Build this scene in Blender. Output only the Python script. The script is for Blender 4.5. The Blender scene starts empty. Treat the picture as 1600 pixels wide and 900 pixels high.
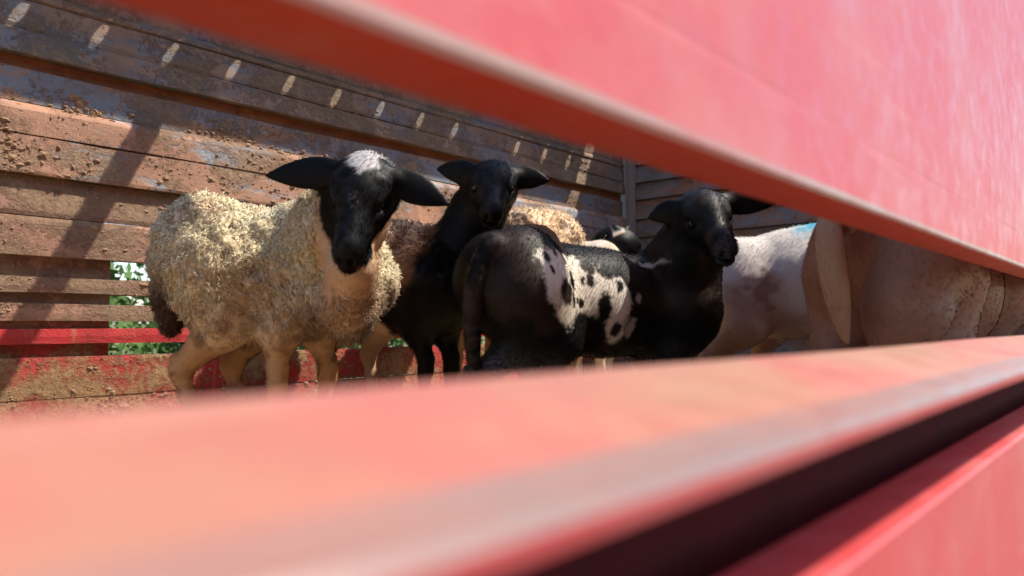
import bpy, math, random
import numpy as np
from mathutils import Vector

random.seed(7)
rng = np.random.default_rng(7)
SC = bpy.context.scene
COL = SC.collection

# ------------------------------------------------------------------ camera, light, exposure
# X runs along the truck bed towards the cab, Y across it, z = 0 is the ground, the bed floor is at FL.
FL = 1.0
CAM = np.array((0.0, 0.0, FL + 0.33))
YAW = math.radians(41.85)                 # angle between view direction and the truck's X axis
TILT = math.atan(55 / 1150)
FH = np.array((math.cos(YAW), math.sin(YAW), 0.0))
RT = np.array((math.sin(YAW), -math.cos(YAW), 0.0))
ZU = np.array((0.0, 0.0, 1.0))
FW = FH * math.cos(TILT) + ZU * math.sin(TILT)
UP = -FH * math.sin(TILT) + ZU * math.cos(TILT)

cam_d = bpy.data.cameras.new("camera")
cam = bpy.data.objects.new("camera", cam_d)
COL.objects.link(cam)
cam.location = CAM
cam.rotation_euler = Vector(FW).to_track_quat('-Z', 'Y').to_euler()
cam_d.sensor_width = 36
cam_d.lens = 36 * 1150 / 1600
cam_d.clip_start = 0.01
cam_d.clip_end = 3000
cam_d.dof.use_dof = True
cam_d.dof.focus_distance = 2.05
cam_d.dof.aperture_fstop = 3.9
SC.camera = cam

SUN_TRAVEL = Vector((-1.75, 1.6, -3.5)).normalized()
world = bpy.data.worlds.new("World")
SC.world = world
world.use_nodes = True
wn = world.node_tree
sky = wn.nodes.new('ShaderNodeTexSky')
sky.sky_type = 'NISHITA'
sky.sun_disc = False
sd = -SUN_TRAVEL
sky.sun_elevation = math.asin(sd.z)
sky.sun_rotation = math.atan2(sd.x, sd.y)
bgn = wn.nodes['Background']
bgn.inputs['Strength'].default_value = 0.15
wn.links.new(sky.outputs[0], bgn.inputs['Color'])
sun_d = bpy.data.lights.new("sun", 'SUN')
sun_d.energy = 3.7
sun_d.angle = math.radians(0.5)
sun_d.color = (1.0, 0.93, 0.81)
sun = bpy.data.objects.new("sun", sun_d)
COL.objects.link(sun)
sun.location = (6, -4, 14)
sun.rotation_euler = SUN_TRAVEL.to_track_quat('-Z', 'Y').to_euler()
SC.view_settings.view_transform = 'Standard'
SC.view_settings.look = 'None'
SC.view_settings.gamma = 1.0
SC.view_settings.use_curve_mapping = False
SC.view_settings.exposure = 0.88
SC.render.engine = 'CYCLES'
SC.cycles.max_bounces = 8
SC.cycles.diffuse_bounces = 5
SC.cycles.use_denoising = True


def at(px, py, d):
    """survey helper: a spot seen at photo pixel (px, py), d metres in front of the camera"""
    return CAM + d * (FW + (px - 800) / 1150 * RT + (450 - py) / 1150 * UP)


def lin(r, g, b):
    f = lambda c: (c / 255 / 12.92) if c / 255 <= 0.04045 else ((c / 255 + 0.055) / 1.055) ** 2.4
    return (f(r), f(g), f(b))


# ------------------------------------------------------------------ materials
class NT:
    def __init__(self, name):
        self.m = bpy.data.materials.new(name)
        self.m.use_nodes = True
        self.t = self.m.node_tree
        self.b = self.t.nodes['Principled BSDF']
        self.tc = self.t.nodes.new('ShaderNodeTexCoord')
        self.geo = self.t.nodes.new('ShaderNodeNewGeometry')

    def put(self, sock, v):
        if hasattr(v, 'is_linked') or isinstance(v, bpy.types.NodeSocket):
            self.t.links.new(v, sock)
        else:
            if sock.type == 'RGBA' and len(v) == 3:
                v = (*v, 1)
            sock.default_value = v

    def noise(self, scale, detail=6, rough=0.6, dist=0.0, vec=None, stretch=None):
        n = self.t.nodes.new('ShaderNodeTexNoise')
        n.inputs['Scale'].default_value = scale
        n.inputs['Detail'].default_value = detail
        n.inputs['Roughness'].default_value = rough
        n.inputs['Distortion'].default_value = dist
        v = vec or self.geo.outputs['Position']
        if stretch:
            mp = self.t.nodes.new('ShaderNodeMapping')
            mp.inputs['Scale'].default_value = stretch
            self.t.links.new(v, mp.inputs['Vector'])
            v = mp.outputs[0]
        self.t.links.new(v, n.inputs['Vector'])
        return n.outputs['Fac']

    def ramp(self, fac, stops):
        r = self.t.nodes.new('ShaderNodeValToRGB')
        self.t.links.new(fac, r.inputs[0])
        e = r.color_ramp.elements
        while len(e) < len(stops):
            e.new(0.5)
        for q, (p, c) in zip(e, stops):
            q.position = p
            q.color = (*c, 1) if not isinstance(c, (int, float)) else (c, c, c, 1)
        return r.outputs[0]

    def mix(self, fac, a, b, mode='MIX'):
        x = self.t.nodes.new('ShaderNodeMix')
        x.data_type = 'RGBA'
        x.blend_type = mode
        self.put(x.inputs[0], fac)
        self.put(x.inputs[6], a)
        self.put(x.inputs[7], b)
        return x.outputs[2]

    def math(self, op, a, b=0.0):
        x = self.t.nodes.new('ShaderNodeMath')
        x.operation = op
        self.put(x.inputs[0], a)
        self.put(x.inputs[1], b)
        return x.outputs[0]

    def sepz(self):
        s = self.t.nodes.new('ShaderNodeSeparateXYZ')
        self.t.links.new(self.geo.outputs['Position'], s.inputs[0])
        return s.outputs[2]

    def rng(self, v, a, b, c=0.0, d=1.0):
        x = self.t.nodes.new('ShaderNodeMapRange')
        self.put(x.inputs[0], v)
        for i, q in enumerate((a, b, c, d)):
            x.inputs[i + 1].default_value = q
        return x.outputs[0]

    def bump(self, h, strength=0.5, dist=0.01):
        n = self.t.nodes.new('ShaderNodeBump')
        n.inputs['Strength'].default_value = strength
        n.inputs['Distance'].default_value = dist
        self.t.links.new(h, n.inputs['Height'])
        self.t.links.new(n.outputs[0], self.b.inputs['Normal'])

    def done(self, color, rough=0.7, spec=0.3, metal=0.0):
        self.put(self.b.inputs['Base Color'], color)
        self.put(self.b.inputs['Roughness'], rough)
        self.b.inputs['Specular IOR Level'].default_value = spec
        self.b.inputs['Metallic'].default_value = metal
        return self.m


def mat_wall(name, paint, worn, mud, paint_amt, mud_amt, seed=0.0, streak=(1.2, 1.2, 4)):
    """old paint rubbed through to rust and caked with clay"""
    n = NT(name)
    big = n.noise(2.1 + seed, 7, 0.62, 0.3, stretch=streak)
    fine = n.noise(26, 8, 0.7, 0.4)
    f = n.math('ADD', n.math('MULTIPLY', big, 0.75), n.math('MULTIPLY', fine, 0.25))
    edge = n.rng(f, paint_amt - 0.035, paint_amt + 0.035)
    base = n.mix(edge, paint, worn)
    tone = n.noise(7, 6, 0.65)
    base = n.mix(n.rng(tone, 0.35, 0.7, 0, 0.75), base, tuple(c * 0.55 for c in worn))
    mudn = n.math('ADD', n.math('MULTIPLY', n.noise(4.2 + seed, 5, 0.6, 0.0, stretch=(1, 1, 1.3)), 0.62), n.math('MULTIPLY', n.noise(55, 6, 0.75), 0.38))
    mf = n.rng(mudn, mud_amt - 0.03, mud_amt + 0.07)
    mudc = n.mix(n.rng(n.noise(75, 5, 0.75), 0.3, 0.7), tuple(c * 0.62 for c in mud), tuple(min(1, c * 1.3) for c in mud))
    base = n.mix(n.math('MULTIPLY', mf, 0.85), base, mudc)
    spk = n.noise(95, 3, 0.6)
    base = n.mix(n.rng(spk, 0.66, 0.74, 0, 0.7), base, (0.04, 0.025, 0.02))
    drip = n.noise(11, 5, 0.6, 0.1, stretch=(2.2, 2.2, 0.16))
    base = n.mix(n.rng(drip, 0.58, 0.72, 0, 0.45), base, mud)
    blot = n.noise(15, 8, 0.7, 0.6)
    base = n.mix(n.rng(blot, 0.57, 0.66, 0, 0.6), base, tuple(c * 0.42 for c in worn))
    pale = n.noise(9 + seed, 7, 0.7, 0.2, stretch=(1.4, 1.4, 0.5))
    base = n.mix(n.rng(pale, 0.58, 0.68, 0, 0.5), base, tuple(min(0.8, c * 1.5) for c in worn))
    grit = n.noise(140, 6, 0.75)
    h = n.math('ADD', n.math('MULTIPLY', mf, n.noise(60, 7, 0.8)), n.math('MULTIPLY', grit, 0.22))
    h = n.math('ADD', h, n.math('MULTIPLY', edge, 0.08))
    n.bump(h, 0.9, 0.017)
    return n.done(base, n.rng(fine, 0.3, 0.7, 0.5, 0.85), 0.35)


M = {}
M['shade_panel'] = mat_wall('grey_brown_panel', (0.205, 0.225, 0.25), (0.34, 0.225, 0.155), (0.37, 0.275, 0.18), 0.46, 0.51)
M['blue_panel'] = mat_wall('worn_blue_panel', (0.20, 0.25, 0.31), (0.36, 0.215, 0.135), (0.38, 0.265, 0.165), 0.51, 0.55, 0.3)
M['clay_panel'] = mat_wall('clay_panel', (0.33, 0.36, 0.40), (0.46, 0.245, 0.155), (0.45, 0.30, 0.185), 0.47, 0.525, 0.7)
M['mud_plank'] = mat_wall('muddy_plank', (0.28, 0.20, 0.16), (0.42, 0.225, 0.15), (0.38, 0.25, 0.15), 0.38, 0.48, 1.1)
M['red_plank'] = mat_wall('red_muddy_plank', (0.52, 0.035, 0.035), (0.46, 0.06, 0.045), (0.43, 0.30, 0.14), 0.55, 0.485, 1.7)
M['red_rail'] = mat_wall('red_upper_plank', (0.60, 0.035, 0.04), (0.50, 0.05, 0.045), (0.50, 0.33, 0.16), 0.55, 0.60, 2.1)
M['rust'] = mat_wall('rusty_channel', (0.26, 0.085, 0.03), (0.33, 0.12, 0.04), (0.30, 0.17, 0.08), 0.5, 0.60, 0.2)
M['front'] = mat_wall('headboard_panel', (0.19, 0.22, 0.25), (0.31, 0.17, 0.11), (0.29, 0.19, 0.12), 0.50, 0.60, 0.5)


def mat_near(name, paint, dust, dust_amt, grime=(0.25, 0.17, 0.13), lo=0.45, sc=6):
    n = NT(name)
    a = n.noise(sc, 6, 0.6, 0.2)
    b = n.noise(30, 7, 0.7)
    c = n.mix(n.rng(a, lo, lo + 0.25, 0, dust_amt), paint, dust)
    c = n.mix(n.rng(b, 0.52, 0.68, 0, 0.4), c, dust)
    s = n.noise(19, 5, 0.7, 0.5)
    c = n.mix(n.rng(s, 0.68, 0.74, 0, 0.7), c, grime)
    chip = n.noise(33, 4, 0.6, 0.2)
    c = n.mix(n.rng(chip, 0.735, 0.75, 0, 0.9), c, (0.10, 0.06, 0.045))
    scr = n.noise(24, 3, 0.5, 0.1, stretch=(0.25, 1, 2.2))
    c = n.mix(n.rng(scr, 0.62, 0.74, 0, 0.16), c, tuple(min(0.7, q * 1.3 + 0.08) for q in dust))
    n.bump(n.noise(70, 6, 0.7), 0.25, 0.002)
    return n.done(c, n.rng(b, 0.3, 0.7, 0.32, 0.6), 0.45)


M['near_red'] = mat_near('faded_red_paint', (0.53, 0.062, 0.065), (0.53, 0.150, 0.14), 0.8)
M['near_under'] = mat_near('red_underside_shade', (0.50, 0.030, 0.004), (0.42, 0.04, 0.008), 0.6)  # same red paint, with shade and warm bounce put into the underside colour
M['near_top'] = mat_near('dusty_rail_top', (0.40, 0.130, 0.102), (0.34, 0.18, 0.115), 1.0, (0.24, 0.14, 0.085), 0.38, 5.0)
M['near_bevel'] = mat_near('rubbed_rail_edge', (0.22, 0.145, 0.13), (0.29, 0.12, 0.095), 0.8, (0.36, 0.025, 0.03), 0.40, 4.5)


M['worn_edge'] = mat_near('worn_board_edge', (0.40, 0.25, 0.21), (0.42, 0.13, 0.11), 0.6, (0.30, 0.2, 0.16), 0.45)


def mat_simple(name, col, col2, scale=20, rough=0.7, bump=0.3, spec=0.3, metal=0.0):
    n = NT(name)
    c = n.mix(n.rng(n.noise(scale, 6, 0.65), 0.35, 0.65), col, col2)
    n.bump(n.noise(scale * 3, 6, 0.7), bump, 0.004)
    return n.done(c, rough, spec, metal)


M['steel'] = mat_simple('grey_steel', (0.22, 0.22, 0.23), (0.30, 0.22, 0.18), 12, 0.5, 0.2, 0.5)
M['white_steel'] = mat_simple('white_steel', (0.62, 0.61, 0.58), (0.5, 0.46, 0.42), 12, 0.5, 0.2, 0.5)
M['floor'] = mat_simple('mucky_floor', (0.50, 0.33, 0.19), (0.34, 0.22, 0.12), 9, 0.9, 0.8)
M['clod'] = mat_simple('dry_clay', (0.33, 0.21, 0.125), (0.24, 0.15, 0.09), 30, 0.95, 0.4)
M['ground'] = mat_simple('ground', (0.10, 0.15, 0.035), (0.16, 0.12, 0.06), 1.1, 0.95, 0.5)
M['leaf'] = mat_simple('leaf_green', (0.045, 0.10, 0.02), (0.08, 0.14, 0.035), 5, 0.7, 0.1, 0.15)
M['bark'] = mat_simple('bark', (0.12, 0.08, 0.05), (0.2, 0.14, 0.09), 30, 0.9, 0.6)
M['dry_leaf'] = mat_simple('dry_leaf', (0.16, 0.10, 0.055), (0.24, 0.15, 0.08), 40, 0.8, 0.4)
M['gap_shade'] = mat_simple('dark_gap_shade', (0.085, 0.012, 0.014), (0.06, 0.012, 0.012), 14, 0.9, 0.2, 0.1)  # near-black maroon: the shade in the gap below the near rail, as colour
M['straw'] = mat_simple('dry_straw', (0.50, 0.36, 0.16), (0.36, 0.24, 0.11), 8, 0.7, 0.1)
M['concrete'] = mat_simple('dusty_road', (0.26, 0.20, 0.16), (0.19, 0.15, 0.12), 4, 0.9, 0.4)


def coat_mat(name, rough, sheen=0.0, spec=0.3, bump=0.5, bs=130):
    n = NT(name)
    a = n.t.nodes.new('ShaderNodeAttribute')
    a.attribute_name = 'coat'
    v = n.noise(220, 3, 0.6)
    c = n.mix(1.0, a.outputs['Color'], n.ramp(v, [(0.3, 0.84), (0.7, 1.0)]), 'MULTIPLY')
    n.bump(n.noise(bs, 5, 0.75), bump, 0.004)
    if sheen:
        n.b.inputs['Sheen Weight'].default_value = sheen
        n.b.inputs['Sheen Roughness'].default_value = 0.4
    return n.done(c, rough, spec)


M['coat'] = coat_mat('short_coat', 0.5, 0.0, 0.13, 0.12)
M['wool'] = coat_mat('wool_coat', 0.9, 0.15, 0.1)
n_ = NT('eye_glossy')
M['eye'] = n_.done((0.006, 0.004, 0.003), 0.05, 0.5)
n_ = NT('horn_hoof')
M['hoof'] = n_.done((0.05, 0.04, 0.03), 0.5, 0.4)


# ------------------------------------------------------------------ object helpers
def mesh_obj(name, verts, faces, mats, parent=None, mat_idx=None, smooth=False):
    me = bpy.data.meshes.new(name)
    me.from_pydata([tuple(map(float, v)) for v in verts], [], [tuple(f) for f in faces])
    for m in (mats if isinstance(mats, (list, tuple)) else [mats]):
        me.materials.append(m)
    if mat_idx is not None:
        me.polygons.foreach_set('material_index', np.asarray(mat_idx, dtype=np.int32))
    if smooth:
        me.polygons.foreach_set('use_smooth', np.ones(len(me.polygons), dtype=bool))
    me.update()
    o = bpy.data.objects.new(name, me)
    COL.objects.link(o)
    if parent:
        o.parent = parent
    return o


def np_mesh(name, V, tris_or_quads, mats, parent=None, smooth=True, attr=None, nrm=None):
    """fast mesh from numpy arrays; every face has the same number of corners"""
    V = np.asarray(V, dtype=np.float32)
    Fc = np.asarray(tris_or_quads, dtype=np.int32)
    k = Fc.shape[1]
    me = bpy.data.meshes.new(name)
    me.vertices.add(len(V))
    me.vertices.foreach_set('co', V.ravel())
    me.loops.add(Fc.size)
    me.loops.foreach_set('vertex_index', Fc.ravel())
    me.polygons.add(len(Fc))
    me.polygons.foreach_set('loop_start', np.arange(0, Fc.size, k, dtype=np.int32))
    me.polygons.foreach_set('use_smooth', np.full(len(Fc), smooth, dtype=bool))
    for m in (mats if isinstance(mats, (list, tuple)) else [mats]):
        me.materials.append(m)
    me.update(calc_edges=True)
    if attr is not None:
        a = me.attributes.new('coat', 'FLOAT_COLOR', 'POINT')
        a.data.foreach_set('color', np.concatenate([attr, np.ones((len(attr), 1))], 1).astype(np.float32).ravel())
    if nrm is not None:
        me.normals_split_custom_set_from_vertices(np.asarray(nrm, dtype=np.float32).tolist())
    o = bpy.data.objects.new(name, me)
    COL.objects.link(o)
    if parent:
        o.parent = parent
    return o


def empty(name, loc, label=None, cat=None, group=None):
    o = bpy.data.objects.new(name, None)
    o.empty_display_size = 0.2
    COL.objects.link(o)
    o.location = loc
    if label:
        o['label'] = label
        o['category'] = cat
    if group:
        o['group'] = group
    return o


def parent_keep(o, p):
    """geometry is modelled in world coordinates: keep it there under a parent that has only a location"""
    o.parent = p
    par = p
    L = Vector((0, 0, 0))
    while par:
        L += par.location
        par = par.parent
    o.location = -L
    return o


def vnoise(P, seed=0):
    P = np.asarray(P, dtype=np.float64) + seed * 17.31
    i = np.floor(P).astype(np.int64)
    f = P - i
    f = f * f * (3 - 2 * f)
    out = 0
    for dx in (0, 1):
        for dy in (0, 1):
            for dz in (0, 1):
                h = ((i[:, 0] + dx) * 374761393 + (i[:, 1] + dy) * 668265263 + (i[:, 2] + dz) * 2147483647 + seed * 9781) & 0x7fffffff
                h = ((h ^ (h >> 13)) * 1274126177) & 0x7fffffff
                h = (h ^ (h >> 16)) & 0xffff
                wgt = (f[:, 0] if dx else 1 - f[:, 0]) * (f[:, 1] if dy else 1 - f[:, 1]) * (f[:, 2] if dz else 1 - f[:, 2])
                out = out + wgt * (h / 65535.0)
    return out


def fbm(P, seed=0, oct=4):
    s, a, t = 0, 1, 0
    for o in range(oct):
        s = s + a * vnoise(P * 2 ** o, seed + o)
        t += a
        a *= 0.5
    return s / t


def extrude_x(name, prof, x0, x1, mats, parent, nseg=24, wob=0.0, closed=True, mid=None, along='x', uneven=0.0):
    """a board: a closed outline of (offset, z) swept along the truck (or across it)"""
    k = len(prof)
    V, F, MI = [], [], []
    ph = random.random() * 9
    for s in range(nseg + 1):
        t = s / nseg
        x = x0 + (x1 - x0) * t
        for j, (y, z) in enumerate(prof):
            dy = wob * (math.sin(x * 2.3 + ph) + 0.6 * math.sin(x * 5.7 + ph * 2) + 0.4 * math.sin(x * 13 + j))
            dz = uneven * (math.sin(x * 3.1 + ph * 3 + j) + 0.7 * math.sin(x * 8.3 + j * 2))
            V.append((x, y + dy, z + dz) if along == 'x' else (y + dy, x, z + dz))
    for s in range(nseg):
        for j in range(k):
            a, b = s * k + j, s * k + (j + 1) % k
            F.append((a, b, b + k, a + k) if along == 'x' else (a, a + k, b + k, b))
            MI.append(mid[j] if mid else 0)
    F.append(tuple(range(k))[::-1])
    F.append(tuple(nseg * k + j for j in range(k)))
    MI += [0, 0]
    o = mesh_obj(name, V, F, mats, None, MI)
    parent_keep(o, parent)
    return o


def box_prof(y0, y1, z0, z1, c=0.004):
    return [(y0 + c, z0), (y1 - c, z0), (y1, z0 + c), (y1, z1 - c), (y1 - c, z1), (y0 + c, z1), (y0, z1 - c), (y0, z0 + c)]


def box_obj(name, lo, hi, m, parent=None, c=0.003):
    x0, y0, z0 = lo
    x1, y1, z1 = hi
    pr = box_prof(y0, y1, z0, z1, c)
    return extrude_x(name, pr, x0, x1, m, parent, 1)


# ------------------------------------------------------------------ the setting outside
def sheet(name, x0, x1, y0, y1, z, m, n=2):
    V = [(x0 + (x1 - x0) * i / n, y0 + (y1 - y0) * j / n, z) for j in range(n + 1) for i in range(n + 1)]
    F = [(j * (n + 1) + i, j * (n + 1) + i + 1, (j + 1) * (n + 1) + i + 1, (j + 1) * (n + 1) + i) for j in range(n) for i in range(n)]
    o = mesh_obj(name, V, F, m)
    o['kind'] = 'structure'
    return o


sheet('ground', -900, 900, -900, 900, 0.0, M['ground'], 8)
sheet('road', -60, 60, -3.2, 3.9, 0.004, M['concrete'], 2)

# ------------------------------------------------------------------ the truck
XB, XH, YF, YN = -1.6, 3.835, 2.5, 0.16       # rear, headboard, far side, near side
ZC = CAM[2]
truck = empty('livestock_truck', (1.1, 1.3, 0), 'old red and blue stake truck with muddy slatted sides carrying the sheep', 'truck')

floor = extrude_x('floor', box_prof(YN + 0.09, YF - 0.035, FL - 0.05, FL), XB, XH - 0.03, M['floor'], truck, 8)

# far side wall: the frame behind, then every board and rib on it
wall = None


def far_board(name, m, pts, wob=0.0016, back=0.028, uneven=0.0012):
    """pts: inner face from bottom to top as (inward offset, z above the lens)"""
    inner = [(YF - e, ZC + z) for e, z in pts]
    prof = [(YF + back, inner[0][1])] + [] + [(YF + back, inner[-1][1])] + inner[::-1]
    return extrude_x(name, prof, XB, XH - 0.02, m, wall, 60, wob, uneven=uneven)


# posts on the outside carry the boards
def vpost(name, x, y0, y1, z0, z1, w, m, parent):
    return box_obj(name, (x - w / 2, y0, z0), (x + w / 2, y1, z1), m, parent, 0.004)


def merged_boxes(name, boxes, m, parent):
    V, F = [], []
    for lo, hi in boxes:
        b = len(V)
        V += [(x, y, z) for z in (lo[2], hi[2]) for y in (lo[1], hi[1]) for x in (lo[0], hi[0])]
        F += [tuple(b + i for i in q) for q in ((0, 2, 3, 1), (4, 5, 7, 6), (0, 1, 5, 4), (2, 6, 7, 3), (0, 4, 6, 2), (1, 3, 7, 5))]
    o = mesh_obj(name, V, F, m)
    parent_keep(o, parent)
    return o


wall = merged_boxes('side_wall', [((XB, YF + 0.03, ZC + 1.30), (XH + 0.05, YF + 0.075, ZC + 1.40))], M['steel'], truck)
for i in range(10):
    x = -1.45 + i * 0.575
    vpost('stake', x, YF + 0.0305, YF + 0.07, FL - 0.25, ZC + 1.299, 0.045, M['white_steel'] if i % 2 == 0 else M['steel'], wall)
far_board('panel', M['shade_panel'], [(0.000, 0.988), (0.003, 1.0), (0.004, 1.2), (0.0, 1.40)])
far_board('rib', M['shade_panel'], [(0.006, 0.957), (0.012, 0.962), (0.012, 0.975), (0.004, 0.986)])
far_board('panel', M['shade_panel'], [(0.006, 0.868), (0.010, 0.88), (0.008, 0.93), (0.006, 0.954)])
far_board('panel', M['shade_panel'], [(0.020, 0.792), (0.020, 0.800), (0.010, 0.855), (0.010, 0.864)])
far_board('channel', M['rust'], [(-0.012, 0.752), (-0.016, 0.77), (-0.012, 0.79)])
far_board('panel', M['blue_panel'], [(0.0, 0.653), (0.0, 0.70), (0.002, 0.75)])
far_board('panel', M['clay_panel'], [(0.030, 0.5525), (0.031, 0.60), (0.030, 0.622), (0.024, 0.632), (0.002, 0.650)])
far_board('panel', M['clay_panel'], [(0.032, 0.437), (0.034, 0.445), (0.031, 0.5), (0.030, 0.5475)])
far_board('panel', M['mud_plank'], [(0.010, 0.318), (0.013, 0.33), (0.008, 0.38), (0.004, 0.433)])
far_board('panel', M['mud_plank'], [(0.028, 0.197), (0.028, 0.29), (0.024, 0.302), (0.011, 0.315)])
far_board('plank', M['mud_plank'], [(0.02, 0.088), (0.022, 0.11), (0.02, 0.138)], uneven=0.002)
far_board('plank', M['mud_plank'], [(0.02, 0.008), (0.022, 0.03), (0.02, 0.057)], uneven=0.002)
far_board('plank', M['red_rail'], [(0.02, -0.063), (0.022, -0.04), (0.02, -0.016)])
far_board('plank', M['red_plank'], [(0.024, -0.222), (0.026, -0.16), (0.022, -0.112), (0.018, -0.102)])
far_board('plank', M['red_plank'], [(0.024, -0.36), (0.026, -0.28), (0.022, -0.226)])

# boards nailed behind the gaps towards the rear
for z0, z1 in ((0.13, 0.205), (0.05, 0.095), (-0.022, 0.015), (-0.108, -0.058)):
    prof = [(YF + 0.003, ZC + z0), (YF + 0.027, ZC + z0), (YF + 0.027, ZC + z1), (YF + 0.003, ZC + z1)]
    extrude_x('backing_plank', [(y - 0.0, z) for y, z in prof][::-1], XB, 0.885, M['mud_plank'] if z0 > -0.1 else M['red_plank'], wall, 20, 0.0)

# perforated capping along the top of the far side: the sun drops through its row of holes
HCAP = 1.42
KX, KY = 1.75 / 3.5, 1.6 / 3.5          # shadow shift per metre of drop: -X and +Y
cap_w = (HCAP - 0.665) * KY
ZS, ES = 0.905, 0.008                 # the spots land here on the upper panel
hole_y = YF - ES - (HCAP - ZS) * KY
spot_px = [257, 356, 444, 520, 590, 654, 709, 760, 808, 851, 889]
hole_x = [(YF - ES) / math.tan(YAW - math.atan((q - 800) / 1150)) for q in spot_px]
st = hole_x[1] - hole_x[0]
hole_x = [hole_x[0] - 3 * st, hole_x[0] - 2 * st, hole_x[0] - st] + hole_x
hx = [x + (HCAP - ZS) * KX for x in hole_x]
V, F = [], []
zt = ZC + HCAP
y0c, y1c = YF - cap_w, YF + 0.03
bounds = [hx[0] - 0.1125] + [(a + b) / 2 for a, b in zip(hx, hx[1:])] + [min(XH - 0.025, hx[-1] + 0.1125)]


def add_quad(q):
    b = len(V)
    V.extend(q)
    F.append((b, b + 1, b + 2, b + 3))


for dz in (0, 0.004):
    for cx, xa, xb in zip(hx, bounds, bounds[1:]):
        ring_o, ring_i = [], []
        angs = sorted([i * math.pi / 12 for i in range(24)] + [math.atan2(yy - hole_y, xx - cx) % (2 * math.pi) for xx in (xa, xb) for yy in (y0c, y1c)])
        for a in angs:
            ca, sa = math.cos(a), math.sin(a)
            t = 1e9
            if ca > 1e-9: t = min(t, (xb - cx) / ca)
            if ca < -1e-9: t = min(t, (xa - cx) / ca)
            if sa > 1e-9: t = min(t, (y1c - hole_y) / sa)
            if sa < -1e-9: t = min(t, (y0c - hole_y) / sa)
            ring_o.append((cx + ca * t, hole_y + sa * t, zt + dz))
            ring_i.append((cx + ca * 0.0168, hole_y + sa * 0.0240, zt + dz))
        for i in range(len(angs)):
            j = (i + 1) % len(angs)
            add_quad([ring_o[i], ring_o[j], ring_i[j], ring_i[i]])
    add_quad([(XB, y0c, zt + dz), (bounds[0], y0c, zt + dz), (bounds[0], y1c, zt + dz), (XB, y1c, zt + dz)])
add_quad([(XB, y0c, zt), (XH - 0.025, y0c, zt), (XH - 0.025, y0c, zt + 0.004), (XB, y0c, zt + 0.004)])
cap = mesh_obj('perforated_capping', V, F, M['steel'])
parent_keep(cap, truck)

# headboard
head_w = merged_boxes('headboard', [((XH + 0.03, YN, FL - 0.1), (XH + 0.07, YF + 0.07, ZC + 1.71))], M['steel'], truck)
hb = [-0.33, -0.21, -0.06, 0.09, 0.24, 0.39, 0.515, 0.625, 0.745, 0.85, 0.96, 1.10, 1.25, 1.40, 1.55, 1.70]
for i, (a, b) in enumerate(zip(hb, hb[1:])):
    # lapped boards: each leans out a little at its foot and throws a line of shade
    prof = [(XH + 0.028, ZC + a + 0.003), (XH + 0.028, ZC + b - 0.003), (XH + 0.012, ZC + b - 0.004), (XH - 0.010, ZC + a + 0.022), (XH - 0.012, ZC + a + 0.006)]
    extrude_x('plank', prof[::-1], YN + 0.13, YF - 0.05, M['front'], head_w, 30, 0.001, along='y', uneven=0.001)
cpost = extrude_x('corner_post', [(0, 0)] * 3, 0, 1, M['steel'], truck, 1)
bpy.data.objects.remove(cpost)
V = [(XH - 0.016, YF - 0.085), (XH - 0.016, YF - 0.045), (XH - 0.05, YF - 0.045), (XH - 0.05, YF - 0.036), (XH + 0.0, YF - 0.036), (XH + 0.0, YF - 0.085)]
V3 = [(x, y, FL) for x, y in V] + [(x, y, ZC + 1.41) for x, y in V]
Fp = [(i, (i + 1) % 6, (i + 1) % 6 + 6, i + 6) for i in range(6)]
parent_keep(mesh_obj('corner_post', V3, Fp, M['steel']), truck)

# cross beams that tie the sides together over the animals
for bx in (1.375, 2.13, 2.87, 0.2, -0.9):
    box_obj('cross_beam', (bx, 0.240, ZC + 1.47), (bx + 0.06, YF + 0.03, ZC + 1.53), M['steel'], truck)

# near side: rail that the lens peers over, boards above and the panel below it
near = extrude_x('near_side', [(0.165, ZC - 0.0177), (0.103, ZC - 0.0304), (0.092, ZC - 0.0335), (0.0885, ZC - 0.0345), (0.0860, ZC - 0.0385), (0.0868, ZC - 0.0430), (0.106, ZC - 0.0445), (0.165, ZC - 0.0445)],
                 XB, XH + 0.06, [M['near_top'], M['near_bevel'], M['near_red']], truck, 90, 0.0004, mid=[0, 1, 1, 1, 2, 2, 2, 2], uneven=0.0005)
extrude_x('lower_board', box_prof(0.104, 0.140, ZC - 0.30, ZC - 0.1010, 0.0015), XB, XH + 0.06, M['near_red'], near, 30, 0.0003)
extrude_x('shade_strip', box_prof(0.1655, 0.18, ZC - 0.15, ZC - 0.0447), XB, XH + 0.06, M['gap_shade'], near, 30, 0.0002)  # added dark strip that stands in for the shade under the rail
extrude_x('lower_board', box_prof(0.104, 0.140, ZC - 0.52, ZC - 0.303), XB, XH + 0.06, M['near_red'], near, 30, 0.0003)
zz = [0.0965, 0.80, 1.28, 1.72]
for i, (a, b) in enumerate(zip(zz, zz[1:])):
    z0, z1 = ZC + a, ZC + b - (0.0012 if i == 0 else 0.003)
    y0, y1 = (0.190, 0.238)
    pr = [(y0 + 0.0025, z0), (y1 - 0.002, z0), (y1, z0 + 0.002), (y1, z1), (y0 + 0.0015, z1), (y0, z1 - 0.0015), (y0, z0 + 0.007), (y0, z0 + 0.0022)]
    if i == 0:
        pr[6:6] = [(y0, ZC + 0.158), (y0 + 0.00022, ZC + 0.1535), (y0, ZC + 0.149)]
    rv = pr[::-1]
    MI_ = []
    for (qa, qb) in zip(rv, rv[1:] + rv[:1]):
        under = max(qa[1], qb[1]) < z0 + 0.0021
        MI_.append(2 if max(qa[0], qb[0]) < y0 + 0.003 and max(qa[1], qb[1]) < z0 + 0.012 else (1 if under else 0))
    extrude_x('upper_board', rv, XB, XH + 0.06, [M['near_red'], M['near_under'], M['worn_edge']], near, 60, 0.0003,
              mid=MI_, uneven=0.0002)
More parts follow.
